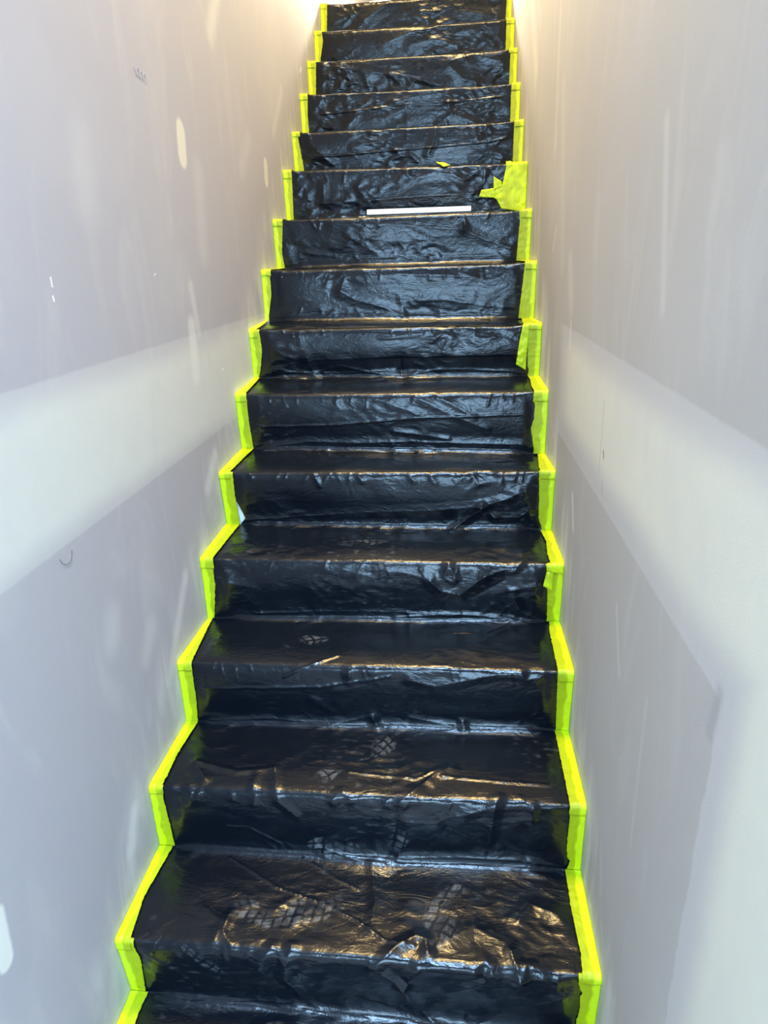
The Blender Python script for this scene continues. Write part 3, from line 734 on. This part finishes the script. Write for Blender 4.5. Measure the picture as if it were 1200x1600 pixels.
def poly_tape(name, S, pts, off, label, seed, curl=0.0, group='extra pieces of torn masking tape'):
    """a torn piece with a free outline lying on riser S (x, height fraction)"""
    k = S//2; b = k*PER
    bm = bmesh.new()
    vs = [bm.verts.new((x, b+v*LRi, 0)) for x, v in pts]
    f = bm.faces.new(vs)
    bmesh.ops.triangulate(bm, faces=[f])
    for _ in range(4):
        lg = [e for e in bm.edges if e.calc_length() > 0.007]
        if not lg: break
        bmesh.ops.subdivide_edges(bm, edges=lg, cuts=1)
        bmesh.ops.triangulate(bm, faces=bm.faces[:])
    co = np.array([v.co[:] for v in bm.verts])
    X, Sx = co[:, 0], co[:, 1]
    a, c_ = rot(X, Sx, 0.6); cr = np.abs(noise(a*55+seed, c_*40, seed))*0.0030+np.abs(noise(X*110, Sx*30, seed+1))*0.0016
    cu = curl*np.clip((Sx-Sx.min())/(np.ptp(Sx)+1e-6), 0, 1)**1.5
    P = surf(np.clip(X, 0.0006, W-0.0006), np.minimum(Sx, b+LRi+0.03), off+cr+cu, True)
    for v, p in zip(bm.verts, P): v.co = p
    bmesh.ops.recalc_face_normals(bm, faces=bm.faces)
    g = bmesh.ops.extrude_face_region(bm, geom=bm.faces[:])
    mv = [e for e in g['geom'] if isinstance(e, bmesh.types.BMVert)]
    bmesh.ops.translate(bm, verts=mv, vec=(0, -0.0005, 0.0003))
    bmesh.ops.recalc_face_normals(bm, faces=bm.faces)
    o = bm_obj(name, bm, M_tp)
    o.data.polygons.foreach_set('use_smooth', [True]*len(o.data.polygons))
    n = len(o.data.vertices)
    co = np.zeros(n*3, np.float32); o.data.vertices.foreach_get('co', co); co = co.reshape(-1, 3)
    float_attr(o, 'under', np.clip(0.35+noise(co[:, 0]*30, co[:, 2]*30, seed+5)*0.6, 0, 1))
    tag(o, label, 'tape', group)
    return o
poly_tape('tape_patch', 18, [(0.9165, 1.0), (0.9985, 1.0), (0.9990, 0.43), (0.9985, 0.05), (0.9753, 0.05), (0.8996, 0.12), (0.8796, 0.306), (0.862, 0.356), (0.8688, 0.518), (0.9016, 0.6)], 0.0062,
          'large crumpled patch of overlapping yellow-green tape at the right end of the tenth riser', 41)
poly_tape('tape_scrap', 18, [(0.8648, 0.755), (0.8987, 0.65), (0.8994, 0.55), (0.8663, 0.506)], 0.0072, 'small upturned tape tab on the left edge of the large crumpled tape patch', 42)
poly_tape('tape_scrap', 18, [(0.8172, 0.503), (0.8700, 0.531), (0.8760, 0.342), (0.8075, 0.367)], 0.0076, 'torn tape end pointing left from the large crumpled tape patch', 43)
poly_tape('tape_scrap', 18, [(0.914, 1.09), (0.936, 1.0), (0.934, 0.93), (0.912, 0.95)], 0.0075, 'tiny tape point sticking up at the top left corner of the large tape patch', 44)
poly_tape('tape_scrap', 18, [(0.6328, 1.15), (0.6430, 1.10), (0.6662, 1.08), (0.6806, 1.00), (0.6919, 0.995), (0.6636, 0.97), (0.6404, 1.03)], 0.006, 'small curled scrap of yellow-green tape stuck alone on the black tenth step edge', 45, curl=0.012)
poly_tape('tape_scrap', 12, [(0.9339, 0.99), (0.9253, 0.672), (0.9178, 0.269), (0.9512, 0.155), (0.9528, 0.549), (0.9564, 0.849), (0.9551, 0.98)], 0.0110, 'loose tape flap hanging beside the right tape strip of the seventh riser', 46)
poly_tape('tape_scrap', 6, [(0.9520, 1.0), (0.9988, 1.0), (0.9988, 0.86), (0.9545, 0.90)], 0.0064, 'square yellow-green tape patch wrapped over the right end of the fourth step edge', 47)
poly_tape('tape_scrap', 6, [(0.9549, 0.889), (0.9474, 0.649), (0.9719, 0.574), (0.9720, 0.89)], 0.0056, 'torn tape corner jutting left below the square patch on the fourth riser', 48)

# ------------------------------------------------------------------ white board on the ninth step
bd = box('white_board', (0.370, 0.7712, 1.893, 1.975, 1.4852, 1.5036), M_board, bevel=0.0015)
tag(bd, 'thin white board lying flat on the black plastic of the ninth step', 'board')

# ------------------------------------------------------------------ hair and pen scribble on the left wall
def wire(name, pts, r_, mat):
    cu = bpy.data.curves.new(name, 'CURVE'); cu.dimensions = '3D'; cu.bevel_depth = r_; cu.bevel_resolution = 1; cu.resolution_u = 6
    sp = cu.splines.new('BEZIER'); sp.bezier_points.add(len(pts)-1)
    for bp, p in zip(sp.bezier_points, pts):
        bp.co = p; bp.handle_left_type = bp.handle_right_type = 'AUTO'
    o = bpy.data.objects.new(name, cu); COL.objects.link(o); cu.materials.append(mat)
    dg = bpy.context.evaluated_depsgraph_get(); me = bpy.data.meshes.new_from_object(o.evaluated_get(dg))
    COL.objects.unlink(o); bpy.data.objects.remove(o)
    o = bpy.data.objects.new(name, me); COL.objects.link(o); return o
hr = wire('hair', [(0.0006, 0.083, 0.838), (0.0008, 0.090, 0.826), (0.001, 0.104, 0.819), (0.0012, 0.116, 0.822), (0.0008, 0.125, 0.838)], 0.00035, M_hair)
tag(hr, 'thin dark curved hair stuck to the left wall just below the pale filler band', 'hair')
pn = wire('pen_scribble', [(0.0004, 0.715, 1.735), (0.0004, 0.728, 1.722), (0.0004, 0.735, 1.738), (0.0004, 0.742, 1.720), (0.0004, 0.752, 1.736), (0.0004, 0.760, 1.719), (0.0004, 0.768, 1.733), (0.0004, 0.774, 1.712)], 0.0005, M_pen)
tag(pn, 'faint dark pencil scribble high on the left wall', 'scribble')
